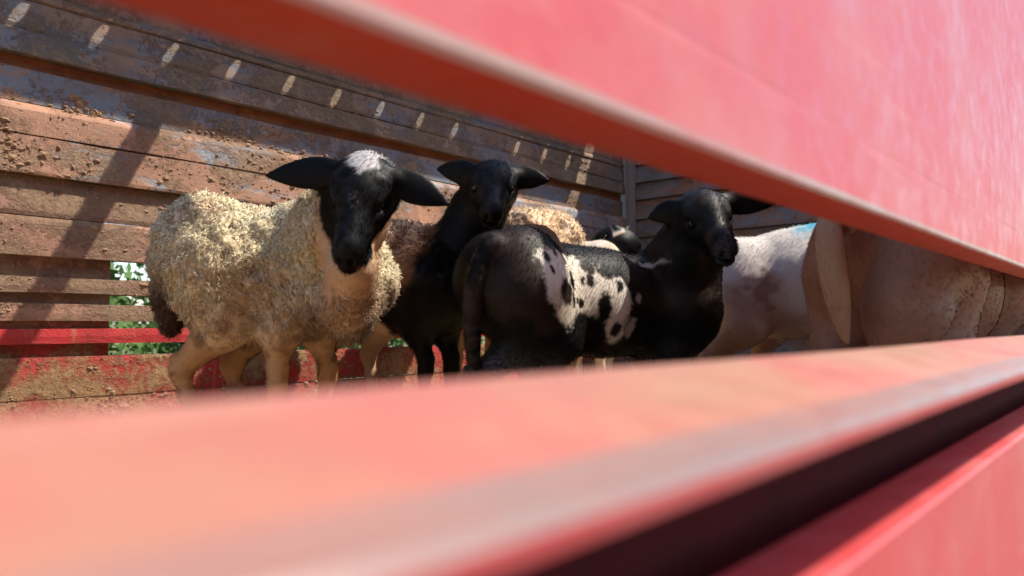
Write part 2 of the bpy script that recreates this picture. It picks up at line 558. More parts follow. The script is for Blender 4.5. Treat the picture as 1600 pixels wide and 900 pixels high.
for x in (-1.5, -0.7, XH - 0.05):
    vpost('stake', x, 0.2385, 0.285, FL, ZC + 1.72, 0.06, M['steel'], near)


# clay lumps caked on the far boards
def clods():
    V, F = [], []
    base = [(1, 0, 0), (-1, 0, 0), (0, 1, 0), (0, -1, 0), (0, 0, 1), (0, 0, -1)]
    tri = [(0, 2, 4), (2, 1, 4), (1, 3, 4), (3, 0, 4), (2, 0, 5), (1, 2, 5), (3, 1, 5), (0, 3, 5)]
    spots = []
    cl = [(random.uniform(0.3, 3.7), random.choice([0.64, 0.70, 0.58, 0.50, 0.47, 0.38, 0.36, 0.30, 0.25, 0.12, 0.84, 0.90, 0.03, -0.15, -0.2, -0.25, -0.28, 0.66])) for _ in range(190)]
    cl += [(1.08, 0.49), (1.12, 0.47), (1.05, 0.45), (1.33, 0.61), (1.36, 0.64), (1.30, 0.69), (1.2, 0.70), (0.98, 0.33), (1.05, 0.36), (1.0, 0.12), (0.95, 0.25), (1.25, -0.2), (1.1, -0.24), (1.38, -0.22)]
    for cx, cz in cl:
        for _ in range(random.randint(6, 42)):
            spots.append((cx + random.gauss(0, 0.045), cz + random.gauss(0, 0.022), random.uniform(0.0015, 0.0035) + random.random() ** 4 * 0.009))
    for _ in range(4200):
        spots.append((random.uniform(0.3, 3.75), random.uniform(-0.32, 0.95), random.uniform(0.001, 0.0036)))

    def face_y(z):
        for lo, hi, e in ((-0.36, -0.226, 0.025), (-0.222, -0.102, 0.024), (-0.063, -0.016, 0.021), (0.008, 0.057, 0.021), (0.088, 0.138, 0.021), (0.197, 0.302, 0.028), (0.318, 0.433, 0.008),
                          (0.437, 0.622, 0.031), (0.622, 0.65, 0.014), (0.653, 0.75, 0.001), (0.80, 0.943, 0.009)):
            if lo < z < hi:
                return YF - e
        return None
    for x, z, r in spots:
        y = face_y(z)
        if y is None:
            continue
        b = len(V)
        a = random.random() * 6.28
        sx, sz = random.uniform(0.7, 1.8), random.uniform(0.6, 1.3)
        for v in base:
            vx, vz = v[0] * math.cos(a) - v[2] * math.sin(a), v[0] * math.sin(a) + v[2] * math.cos(a)
            q = random.uniform(0.7, 1.25)
            V.append((x + vx * r * sx * q, y + v[1] * r * 0.75, ZC + z + vz * r * sz * q))
        F += [tuple(b + i for i in t) for t in tri]
    o = mesh_obj('clay_lumps', V, F, M['clod'])
    o['kind'] = 'stuff'
    parent_keep(o, wall)


clods()


def straw():
    g = np.random.default_rng(5)
    n = 5200
    ctr = np.stack([g.uniform(XB + 0.2, XH - 0.1, n), g.uniform(0.35, YF - 0.06, n), FL + g.uniform(0.002, 0.012, n)], 1)
    ctr = ctr[fbm(ctr * 2.3, 71, 3) > 0.44]
    n = len(ctr)
    a = g.uniform(0, 6.283, n)
    d = np.stack([np.cos(a), np.sin(a), g.normal(0, 0.06, n)], 1) * g.uniform(0.012, 0.055, (n, 1))
    w = np.stack([-np.sin(a), np.cos(a), np.zeros(n)], 1) * 0.0016
    up = np.array((0, 0, 0.0018))
    k = np.arange(n)
    Vx = np.concatenate([ctr - d - w, ctr - d + w, ctr - d + up, ctr + d - w, ctr + d + w, ctr + d + up])
    Fx = np.concatenate([np.stack([k + i * n, k + j * n, k + (j + 3) * n, k + (i + 3) * n], 1) for i, j in ((0, 1), (1, 2), (2, 0))])
    o = np_mesh('straw', Vx, Fx, M['straw'], None, False)
    o['kind'] = 'stuff'
    parent_keep(o, floor)


straw()


# ------------------------------------------------------------------ green things beyond the far side
def shrub(name, x, y, r, h, label, seed, n=9000):
    g = np.random.default_rng(seed)
    t = empty(name, (x, y, 0), label, 'shrub', 'shrubs growing beside the road')
    lobes = [(g.normal(0, 0.38 * r), g.normal(0, 0.38 * r), g.uniform(0.25, 0.8) * h, g.uniform(0.3, 0.55) * r) for _ in range(16)]
    P = []
    for lx, ly, lz, lr in lobes:
        d = g.normal(size=(n // 16, 3))
        d /= np.linalg.norm(d, axis=1)[:, None]
        P.append(np.array((lx, ly, lz)) + d * lr * g.uniform(0.55, 1.05, (n // 16, 1)))
    P = np.concatenate(P)
    P = P[P[:, 2] > 0.05]
    k = len(P)
    a = g.normal(size=(k, 3)); a /= np.linalg.norm(a, axis=1)[:, None]
    b = np.cross(a, g.normal(size=(k, 3))); b /= np.linalg.norm(b, axis=1)[:, None]
    s = g.uniform(0.03, 0.075, (k, 1))
    Vx = np.concatenate([P - a * s, P + b * s * 0.42, P + a * s, P - b * s * 0.42])
    Fx = np.stack([np.arange(k), np.arange(k) + k, np.arange(k) + 2 * k, np.arange(k) + 3 * k], 1)
    np_mesh('foliage', Vx, Fx, M['leaf'], t, False)
    V, F = [], []
    for q in range(5):
        ang = g.uniform(0, 6.28)
        tx, ty = math.cos(ang) * r * 0.4, math.sin(ang) * r * 0.4
        b0 = len(V)
        for (cx, cy, cz, cr) in ((0.1 * tx, 0.1 * ty, 0, 0.035), (0.5 * tx, 0.5 * ty, h * 0.35, 0.024), (tx, ty, h * 0.75, 0.008)):
            V += [(cx + cr * math.cos(u), cy + cr * math.sin(u), cz) for u in (0, 1.047, 2.094, 3.142, 4.189, 5.236)]
        for s_ in range(2):
            F += [(b0 + s_ * 6 + i, b0 + s_ * 6 + (i + 1) % 6, b0 + s_ * 6 + 6 + (i + 1) % 6, b0 + s_ * 6 + 6 + i) for i in range(6)]
    mesh_obj('stem', V, F, M['bark'], t)


shrub('leafy_shrub', 1.6, 7.2, 1.5, 2.5, 'tall bushy green shrub seen through the side slots, left of the woolly ram', 11)
shrub('leafy_shrub', 3.9, 7.9, 1.5, 2.3, 'green shrub behind the middle of the far slatted side', 12)
shrub('leafy_shrub', -0.4, 7.6, 1.6, 2.2, 'green shrub behind the rear end of the far slatted side', 13)
shrub('leafy_shrub', 6.4, 8.0, 1.7, 2.4, 'green shrub beyond the front corner of the truck bed', 14)

# ------------------------------------------------------------------ sheep: implicit bodies turned into one continuous skin
def surface_nets(Fd, org, h):
    S = Fd < 0
    c = S[:-1, :-1, :-1].astype(np.int8)
    for dx, dy, dz in ((1, 0, 0), (0, 1, 0), (0, 0, 1), (1, 1, 0), (1, 0, 1), (0, 1, 1), (1, 1, 1)):
        nx, ny, nz = S.shape
        c = c + S[dx:nx - 1 + dx, dy:ny - 1 + dy, dz:nz - 1 + dz]
    act = (c > 0) & (c < 8)
    I = np.argwhere(act)
    ids = -np.ones(act.shape, dtype=np.int32)
    ids[act] = np.arange(len(I))
    acc = np.zeros((len(I), 3)); cnt = np.zeros(len(I))
    for ax in range(3):
        o1, o2 = [q for q in range(3) if q != ax]
        for u in (0, 1):
            for v in (0, 1):
                off = np.zeros(3, dtype=int); off[o1] = u; off[o2] = v
                A = I + off
                B = A.copy(); B[:, ax] += 1
                fa = Fd[A[:, 0], A[:, 1], A[:, 2]]; fb = Fd[B[:, 0], B[:, 1], B[:, 2]]
                m = (fa < 0) != (fb < 0)
                t = fa[m] / (fa[m] - fb[m])
                p = np.zeros((m.sum(), 3)); p[:] = off; p[:, ax] += t
                acc[m] += p; cnt[m] += 1
    V = (I + acc / cnt[:, None]) * h + org
    Q = []
    for ax in range(3):
        o1, o2 = [(1, 2), (2, 0), (0, 1)][ax]
        A = np.argwhere(S[tuple(slice(0, -1) if q == ax else slice(None) for q in range(3))] != S[tuple(slice(1, None) if q == ax else slice(None) for q in range(3))])
        lim = np.array(act.shape)
        ok = (A[:, o1] > 0) & (A[:, o2] > 0) & (A[:, o1] < lim[o1]) & (A[:, o2] < lim[o2]) & (A[:, ax] < lim[ax])
        A = A[ok]
        ins = S[A[:, 0], A[:, 1], A[:, 2]]
        q = []
        for (u, v) in ((-1, -1), (0, -1), (0, 0), (-1, 0)):
            C = A.copy(); C[:, o1] += u; C[:, o2] += v
            q.append(ids[C[:, 0], C[:, 1], C[:, 2]])
        q = np.stack(q, 1)
        q[~ins] = q[~ins][:, ::-1]
        Q.append(q)
    return V, np.concatenate(Q)


def poly_sd(x, y, P):
    """signed distance to a closed outline, negative inside"""
    d = np.full(len(x), 1e9); ins = np.zeros(len(x), dtype=bool)
    for (ax, ay), (bx, by) in zip(P, P[1:] + P[:1]):
        ex, ey = bx - ax, by - ay
        t = np.clip(((x - ax) * ex + (y - ay) * ey) / (ex * ex + ey * ey + 1e-12), 0, 1)
        d = np.minimum(d, np.hypot(x - ax - t * ex, y - ay - t * ey))
        ins ^= ((ay > y) != (by > y)) & (x < ex * (y - ay) / (ey if abs(ey) > 1e-12 else 1e-12) + ax)
    return np.where(ins, -d, d)


class Body:
    """a list of soft shapes, each with a tag that the coat colours use"""
    def __init__(self):
        self.p = []

    def cap(self, tag, a, ra, b, rb, k=0.04, sq=None):
        self.p.append(('cap', tag, np.array(a, float), ra, np.array(b, float), rb, k, sq))

    def ell(self, tag, c, axes, rad, k=0.03, cut=False):
        self.p.append(('ell', tag, np.array(c, float), np.array(axes, float), np.array(rad, float), k, cut))

    def leaf(self, tag, b, a, q, L, W, T, cup, k=0.012):
        self.p.append(('leaf', tag, np.array(b, float), np.array(a, float), np.array(q, float), L, W, T, cup, k))

    @staticmethod
    def dist(s, P):
        if s[0] == 'cap':
            _, _, a, ra, b, rb, k, sq = s
            ab = b - a
            t = np.clip(((P - a) @ ab) / (ab @ ab + 1e-12), 0, 1)
            D = P - a - t[..., None] * ab
            if sq is not None:                       # flatten: (direction, factor)
                comp = D @ sq[0]
                D = D + (comp * (sq[1] - 1))[..., None] * sq[0]
            return np.sqrt((D * D).sum(-1)) - (ra + (rb - ra) * t)
        if s[0] == 'ell':
            _, _, c, ax, r, k, cut = s
            L = (P - c) @ ax.T
            k0 = np.sqrt(((L / r) ** 2).sum(-1)); k1 = np.sqrt(((L / (r * r)) ** 2).sum(-1)) + 1e-9
            return k0 * (k0 - 1) / k1
        _, _, b, a, q, Le, W, T, cup, k = s
        nrm = np.cross(a, q)
        D = P - b
        x = (D @ a) / Le; y = D @ q; z = D @ nrm
        xc = np.clip(x, 0.0, 1.0)
        w = W * (0.32 * np.sqrt(1 - xc) + 0.78 * np.sin(math.pi * np.clip(xc, 1e-4, 1) ** 0.82) ** 0.95 * (1 - 0.12 * xc))
        z = z - cup * (y * y) / max(W, 1e-6) + cup * 0.3 * W
        dx = np.maximum(np.maximum(-x, x - 1), 0) * Le
        dy = np.maximum(np.abs(y) - w, -0.02)
        dz = np.abs(z) - T * (1 - 0.25 * xc)
        inside = np.maximum(dy * 0.8, dz)
        out = np.sqrt(np.maximum(dy, 0) ** 2 + np.maximum(dz, 0) ** 2 + dx ** 2)
        return np.where(out > 0, out, inside)

    def bbox(self, s):
        if s[0] == 'cap':
            m = max(s[3], s[5]) + s[6] + 0.02
            return np.minimum(s[2], s[4]) - m, np.maximum(s[2], s[4]) + m
        if s[0] == 'ell':
            m = s[4].max() + s[5] + 0.02
            return s[2] - m, s[2] + m
        e = s[2] + s[3] * s[5]
        m = s[6] + 0.03
        return np.minimum(s[2], e) - m, np.maximum(s[2], e) + m

    def mesh(self, h):
        lo = np.min([self.bbox(s)[0] for s in self.p], 0); hi = np.max([self.bbox(s)[1] for s in self.p], 0)
        n = np.ceil((hi - lo) / h).astype(int) + 2
        Fd = np.full(n, 0.09, dtype=np.float32)
        for s in self.p:
            a, b = self.bbox(s)
            i0 = np.clip(np.floor((a - lo) / h).astype(int), 0, n); i1 = np.clip(np.ceil((b - lo) / h).astype(int) + 1, 0, n)
            gx, gy, gz = [lo[q] + h * np.arange(i0[q], i1[q]) for q in range(3)]
            G = np.stack(np.meshgrid(gx, gy, gz, indexing='ij'), -1)
            d = self.dist(s, G)
            k = {'cap': 6, 'ell': 5, 'leaf': 9}[s[0]]
            k = s[k]
            sl = tuple(slice(i0[q], i1[q]) for q in range(3))
            f = Fd[sl]
            if s[0] == 'ell' and s[6]:
                e = np.maximum(k - np.abs(f + d), 0) / k
                Fd[sl] = np.maximum(f, -d) + e * e * k * 0.25
            else:
                e = np.maximum(k - np.abs(f - d), 0) / k
                Fd[sl] = np.minimum(f, d) - e * e * k * 0.25
        return surface_nets(Fd, lo, h)

    def weights(self, V):
        tags = {}
        for s in self.p:
            if s[0] == 'ell' and s[6]:
                continue
            d = self.dist(s, V)
            tags[s[1]] = np.minimum(tags[s[1]], d) if s[1] in tags else d
        names = list(tags)
        D = np.stack([tags[n] for n in names], 1)
        Wt = np.exp(-np.clip(D - D.min(1)[:, None], 0, 1) / 0.012)
        Wt /= Wt.sum(1)[:, None]
        return {n: Wt[:, i] for i, n in enumerate(names)}


def unit(v):
    v = np.asarray(v, float)
    return v / np.linalg.norm(v)


def vnormals(V, Q):
    n = np.cross(V[Q[:, 2]] - V[Q[:, 0]], V[Q[:, 3]] - V[Q[:, 1]])
    N = np.zeros_like(V)
    for i in range(4):
        np.add.at(N, Q[:, i], n)
    return N / (np.linalg.norm(N, axis=1)[:, None] + 1e-12)


def cam_dir(r, u, b):
    return unit(r * RT + u * ZU - b * FH)


def ss(x, a, b):
    t = np.clip((x - a) / (b - a), 0, 1)
    return t * t * (3 - 2 * t)


def mixc(a, b, f):
    return a * (1 - f[:, None]) + np.asarray(b) * f[:, None]


class Sheep:
    def __init__(self, label, R, C, zR, zC, girth=0.165, coat=None, legs=(), tail=None, head=None, belly=1.08, clump=1.0, h=0.006, wool=None, hair=30000, extra=None, neck_r=(0.115, 0.075), hair_len=0.010, hornless=True):
        self.R = np.array((*at(R[0], 505, R[1])[:2], FL)); self.C = np.array((*at(C[0], 505, C[1])[:2], FL))
        self.l = unit(self.C - self.R); self.w = np.array((-self.l[1], self.l[0], 0)); self.len = np.linalg.norm(self.C - self.R)
        R_, C_, l, w = self.R, self.C, self.l, self.w
        B = self.B = Body()
        zR += FL; zC += FL
        self.zR, self.zC = zR, zC
        g = girth
        v = lambda p, z, dl=0, dw=0: np.array((p[0], p[1], z)) + l * dl + w * dw
        mid = (R_ + C_) / 2; zM = (zR + zC) / 2
        sqw = (w, 1.12)
        B.cap('torso', v(R_, zR - g * 0.98), g * 0.96, v(mid, zM - g * 1.06 * belly), g * belly, 0.05, sqw)
        B.cap('torso', v(mid, zM - g * 1.06 * belly), g * belly, v(C_, zC - g * 1.05), g * 0.95, 0.05, sqw)
        B.cap('torso', v(R_, zR - 0.075), 0.07, v(C_, zC - 0.07), 0.065, 0.07)
        B.cap('torso', v(C_, zC - g * 1.35), g * 0.80, v(C_, zC - g * 1.3, 0.07), g * 0.66, 0.06)
        for s in (-1, 1):
            B.ell('torso', v(R_, zR - g * 0.75, -0.035, s * g * 0.42), (l, w, ZU), (0.13, 0.095, 0.14), 0.05)
        for kind, px, d in legs:
            G = np.array((*at(px, 505, d)[:2], FL))
            base = R_ if kind == 'h' else C_
            s = np.sign((G - base) @ w) or 1
            zb = (zR if kind == 'h' else zC) - FL
            if kind == 'h':
                hip = v(R_, zR - 0.17, -0.02, s * 0.07)
                q = (G + R_ + w * s * 0.08) / 2
                stif = v(q, FL + zb * 0.52, 0.045, s * 0.012)
                hock = v(G, FL + zb * 0.33, -0.042)
                fet = v(G, FL + 0.075, -0.015)
                B.cap('thigh', hip, 0.105, stif, 0.068, 0.06)
                B.cap('leg', stif, 0.060, hock, 0.027, 0.04)
                B.cap('leg', v(hock, hock[2] + 0.026, -0.014), 0.016, hock, 0.026, 0.014)
                B.cap('leg', hock, 0.025, v((hock + fet) / 2, (hock[2] + fet[2]) / 2), 0.0185, 0.015)
                B.cap('leg', v((hock + fet) / 2, (hock[2] + fet[2]) / 2), 0.0185, fet, 0.019, 0.015)
                B.cap('leg', fet, 0.0235, v(G, FL + 0.04, 0.012), 0.022, 0.015)
            else:
                sh = v(C_, zC - 0.19, -0.0, s * 0.085)
                q = (G * 0.7 + (C_ + w * s * 0.08) * 0.3)
                elb = v(q, FL + zb * 0.50, -0.03)
                kn = v(G, FL + zb * 0.30, 0.006)
                fet = v(G, FL + 0.07, 0.0)
                B.cap('thigh', sh, 0.085, elb, 0.055, 0.05)
                B.cap('leg', elb, 0.048, v(kn, kn[2] + 0.03), 0.026, 0.03)
                B.cap('leg', v(kn, kn[2] + 0.02, 0.004), 0.028, v(kn, kn[2] - 0.015, 0.004), 0.026, 0.014)
                B.cap('leg', v(kn, kn[2] - 0.02), 0.021, fet, 0.0185, 0.015)
                B.cap('leg', fet, 0.0235, v(G, FL + 0.04, 0.014), 0.022, 0.015)
            for t in (-1, 1):
                B.cap('hoof', v(G, FL + 0.030, 0.012, t * 0.011), 0.016, v(G, FL + 0.011, 0.030, t * 0.012), 0.011, 0.004)
        self.eyes = []
        if head:
            self.head(**head, neck_r=neck_r)
        if tail:
            pts = []
            for i in range(len(tail) - 1):          # smooth curve through the given spots
                P0, P1, P2, P3 = [np.array((*tail[min(max(j, 0), len(tail) - 1)][0], tail[min(max(j, 0), len(tail) - 1)][1])) for j in (i - 1, i, i + 1, i + 2)]
                for t in np.linspace(0, 1, 5)[:-1]:
                    pts.append(0.5 * (2 * P1 + (P2 - P0) * t + (2 * P0 - 5 * P1 + 4 * P2 - P3) * t * t + (3 * P1 - P0 - 3 * P2 + P3) * t ** 3))
            pts.append(np.array((*tail[-1][0], tail[-1][1])))
            for i, (p, q) in enumerate(zip(pts, pts[1:])):
                B.cap('tail', p[:3], p[3], q[:3], q[3], 0.03 if i == 0 else 0.004)
        if extra:
            extra(self)
        V, Q = B.mesh(h)
        W = B.weights(V)
        N = vnormals(V, Q)
        self.L = ((V - R_) @ l) / self.len; self.H = V[:, 2] - FL; self.W = (V - R_) @ w
        Z = np.zeros(len(V))
        g_ = lambda t: W.get(t, Z)
        col, wl = coat(self, V, g_)
        wl = np.clip(wl, 0, 1)
        if head:
            up_ = ss((V - self.hc) @ self.hu / self.hL, -0.16, 0.0) * g_('head') * (1 - ss(col.mean(1), 0.02, 0.06))
            col = mixc(col, (0.020, 0.022, 0.026), up_ * ss(fbm(V * 55, 77, 3), 0.3, 0.65))  # bluish sheen painted into the black coat on the upper face
        # lumpy fleece: broad tufts and fine curls
        bump = (fbm(V * 30, 3, 3) - 0.5) * 0.028 * clump + (fbm(V * 95, 5, 2) - 0.5) * 0.010
        sm = (fbm(V * 14, 8, 3) - 0.5) * 0.0035 * (1 - g_('tail'))
        V2 = V + N * (wl * bump + (1 - wl) * sm * (1 - g_('head')) * (1 - g_('ear')))[:, None]
        mid3 = (R_ + C_) / 2
        root = self.root = empty('sheep', (mid3[0], mid3[1], FL), label, 'sheep', 'sheep standing in the truck bed')
        body = np_mesh('body', V2, Q, [M['coat'], M['wool']], None, True, col)
        parent_keep(body, root)
        vw = wl > 0.45
        mi = (vw[Q].sum(1) >= 2).astype(np.int32)
        body.data.polygons.foreach_set('material_index', mi)
        N2 = vnormals(V2, Q)
        area = np.linalg.norm(np.cross(V2[Q[:, 2]] - V2[Q[:, 0]], V2[Q[:, 3]] - V2[Q[:, 1]]), axis=1)
        for e, r in self.eyes:
            self.eye(e, r)
        if hair:
            wt = area * (1 - wl[Q].mean(1)) * (1 - 0.9 * g_('hoof')[Q].mean(1)) * (1 - 0.8 * g_('ear')[Q].mean(1))
            self.fur('hair_coat', V2, Q, N2, col, wt, hair, hair_len, M['coat'], root)
        if wool:
            wt = area * wl[Q].mean(1)
            self.locks('fleece', V2, Q, N2, col, wt, wool, root, 1.0 if clump < 1.5 else 1.7)

    def head(self, c, f, roll, L, ears, neck, neck_r, side=None, wide=1.0):
        """c: spot between the eyes, f: muzzle direction (right, up, towards the lens)"""
        B = self.B
        c = at(*c)
        f = cam_dir(*f)
        s = RT * math.cos(math.radians(roll)) + ZU * math.sin(math.radians(roll))
        if side is not None:
            s = cam_dir(*side)
        s = unit(s - f * (s @ f))
        u = np.cross(f, s)
        self.hf, self.hs, self.hu, self.hc, self.hL = f, s, u, c, L
        p = lambda a, b, cc: c + L * (a * f + b * wide * s + cc * u)
        ax = (f, s, u)
        l_ = lambda *r: np.array((r[0], r[1] * wide, r[2])) * L
        B.ell('head', p(-0.09, 0, -0.10), ax, l_(0.28, 0.255, 0.265), 0.03)
        B.ell('head', p(0.0, 0, -0.02), ax, l_(0.26, 0.235, 0.20), 0.03)
        B.cap('head', p(0.05, 0, -0.12), 0.215 * L, p(0.50, 0, -0.155), 0.145 * L, 0.025, (s, 1.10))
        B.cap('head', p(0.10, 0, 0.02), 0.10 * L, p(0.55, 0, -0.045), 0.075 * L, 0.03)          # bridge of the nose
        B.ell('head', p(0.58, 0, -0.155), ax, l_(0.145, 0.135, 0.135), 0.02)
        B.ell('head', p(0.60, 0, -0.245), ax, l_(0.115, 0.105, 0.07), 0.014)                     # chin
        B.cap('head', p(-0.18, 0, -0.30), 0.13 * L, p(0.45, 0, -0.27), 0.085 * L, 0.03)          # jaw
        for q in (-1, 1):
            B.cap('head', p(-0.02, q * 0.205, 0.035), 0.08 * L, p(0.13, q * 0.20, -0.005), 0.06 * L, 0.014)   # brow
            B.cap('head', p(0.16, q * 0.155, -0.17), 0.08 * L, p(-0.10, q * 0.17, -0.25), 0.10 * L, 0.025)  # cheek
            B.ell('head', p(0.135, q * 0.242, -0.055), ax, l_(0.085, 0.055, 0.055), 0.010, True)
            B.ell('head', p(0.705, q * 0.062, -0.125), (unit(f + 0.5 * q * s), unit(s - 0.5 * q * f), u), l_(0.06, 0.028, 0.045), 0.005, True)
            B.ell('head', p(0.70, q * 0.07, -0.215), ax, l_(0.16, 0.10, 0.016), 0.008, True)
            self.eyes.append((p(0.125, q * 0.21 * wide, -0.05), 0.058 * L))
        for (tip, Wd, q) in ears:
            b = p(-0.16, q * 0.225, 0.0)
            t = at(*tip)
            a = unit(t - b)
            qd = unit(np.cross(a, -FH * 0.9 + ZU * 0.3 * 0 + 0.25 * RT * q))
            if qd @ ZU < 0:
                qd = -qd
            B.leaf('ear', b, a, qd, np.linalg.norm(t - b), Wd * 1.22, 0.0072, 0.20 * (1 if np.cross(a, qd) @ FH > 0 else -1), 0.009)
            B.cap('ear', b - a * 0.012, 0.021, b + a * 0.02, 0.014, 0.02)
        # neck follows the given spots and ends at the poll
        nk = [at(*q[:3]) for q in neck]
        rr = [q[3] for q in neck]
        nk.append(p(-0.20, 0, -0.24)); rr.append(neck_r[1])
        for i in range(len(nk) - 1):
            B.cap('neck', nk[i], rr[i], nk[i + 1], rr[i + 1], 0.045)

    def eye(self, c, r):
        V, F = [], []
        n, m = 10, 14
        for i in range(n + 1):
            th = math.pi * i / n
            for j in range(m):
                ph = 2 * math.pi * j / m
                V.append(c + r * np.array((math.sin(th) * math.cos(ph), math.sin(th) * math.sin(ph), math.cos(th))))
        for i in range(n):
            for j in range(m):
                F.append((i * m + j, i * m + (j + 1) % m, (i + 1) * m + (j + 1) % m, (i + 1) * m + j))
        parent_keep(mesh_obj('eye', V, F, M['eye'], None, None, True), self.root)

    def sample(self, V, Q, N, col, wt, n):
        g = np.random.default_rng(len(V))
        cdf = np.cumsum(wt); cdf /= cdf[-1]
        fi = np.searchsorted(cdf, g.random(n))
        fi = np.clip(fi, 0, len(Q) - 1)
        q = Q[fi]
        a, b = g.random((n, 1)), g.random((n, 1))
        bl = lambda A: (A[q[:, 0]] * (1 - a) + A[q[:, 1]] * a) * (1 - b) + (A[q[:, 3]] * (1 - a) + A[q[:, 2]] * a) * b
        Nn = bl(N); Nn /= np.linalg.norm(Nn, axis=1)[:, None] + 1e-9
        return g, bl(V), Nn, bl(col)

    def fur(self, name, V, Q, N, col, wt, n, ln, m, root):
        g, P, Nn, C = self.sample(V, Q, N, col, wt, n)
        comb = -self.l * 0.55 - ZU * 0.75
        comb = comb - Nn * (Nn @ comb)[:, None]
        d = Nn * 0.42 + comb + g.normal(0, 0.22, (n, 3))
        d /= np.linalg.norm(d, axis=1)[:, None]
        s = np.cross(d, Nn); s /= np.linalg.norm(s, axis=1)[:, None] + 1e-9
        le = ln * g.uniform(0.6, 1.3, (n, 1)); wd = 0.0007
        Vx = np.concatenate([P - s * wd, P + s * wd, P + d * le * 0.6 + s * wd * 0.6, P + d * le - Nn * le * 0.12])
        k = np.arange(n)
        Fx = np.concatenate([np.stack([k, k + n, k + 2 * n], 1), np.stack([k, k + 2 * n, k + 3 * n], 1)])
        C2 = np.clip(C * g.uniform(0.92, 1.08, (n, 1)), 0, 0.9)
        o = np_mesh(name, Vx, Fx, m, None, True, np.concatenate([C2] * 4), np.concatenate([Nn] * 4))
        # strands take the shading of the skin they lie on
        o['kind'] = 'stuff'
        parent_keep(o, root)

    def locks(self, name, V, Q, N, col, wt, n, root, big=1.0):
        m = n // 3
        g, P, Nn, C = self.sample(V, Q, N, col, wt, m)
        rep = lambda A: np.repeat(A, 3, axis=0)
        n = m * 3
        down = -ZU - Nn * (Nn @ -ZU)[:, None]
        d = Nn * 0.42 + down * 0.62 + g.normal(0, 0.33, (m, 3))
        d /= np.linalg.norm(d, axis=1)[:, None]
        s = np.cross(d, g.normal(size=(m, 3))); s /= np.linalg.norm(s, axis=1)[:, None] + 1e-9
        ln = g.uniform(0.008, 0.017, (m, 1)) * big; ph = g.uniform(0, 6.28, (m, 1)); rad = g.uniform(0.0014, 0.0032, (m, 1)) * big
        tw = g.uniform(3.0, 7.0, (m, 1)) * np.where(g.random((m, 1)) > 0.5, 1, -1)
        P, Nn, C, d, s, ln, ph, rad, tw = map(rep, (P, Nn, C, d, s, ln, ph, rad, tw))
        d = d + g.normal(0, 0.16, (n, 3)); d /= np.linalg.norm(d, axis=1)[:, None]
        s = s - d * (s * d).sum(1)[:, None]; s /= np.linalg.norm(s, axis=1)[:, None] + 1e-9
        t = np.cross(d, s)
        P = P + g.normal(0, 0.0026 * big, (n, 3)); ln = ln * g.uniform(0.7, 1.2, (n, 1)); ph = ph + g.normal(0, 0.5, (n, 1))
        rings, cols, nrms = [], [], []
        segs = 3
        cv = np.clip(C * g.uniform(0.80, 1.18, (n, 1)), 0, 0.92)
        for k in range(segs + 1):
            u = k / segs
            ca, sa = np.cos(ph + tw * u), np.sin(ph + tw * u)
            ctr = P + d * ln * u + (s * ca + t * sa - s * np.cos(ph) - t * np.sin(ph)) * rad
            w = 0.00135 * big * (1 - 0.6 * u)
            for j in range(3):
                a = 2.094 * j + k * 0.4
                own = s * math.cos(a) + t * math.sin(a)
                rings.append(ctr + own * w)
                cols.append(cv)
                nr = Nn * 0.9 + own * 0.28 + d * 0.1
                nrms.append(nr / np.linalg.norm(nr, axis=1)[:, None])
        Vx = np.concatenate(rings); Cx = np.concatenate(cols)
        F = []
        ar = np.arange(n)
        for k in range(segs):
            for j in range(3):
                a, b = (k * 3 + j) * n, (k * 3 + (j + 1) % 3) * n
                F.append(np.stack([ar + a, ar + b, ar + b + 3 * n, ar + a + 3 * n], 1))
        o = np_mesh(name, Vx, np.concatenate(F), M['wool'], None, True, Cx, np.concatenate(nrms))
        o['kind'] = 'stuff'
        parent_keep(o, root)


BLACK = np.array((0.0045, 0.0044, 0.0050))
CREAM = np.array((0.93, 0.76, 0.50))


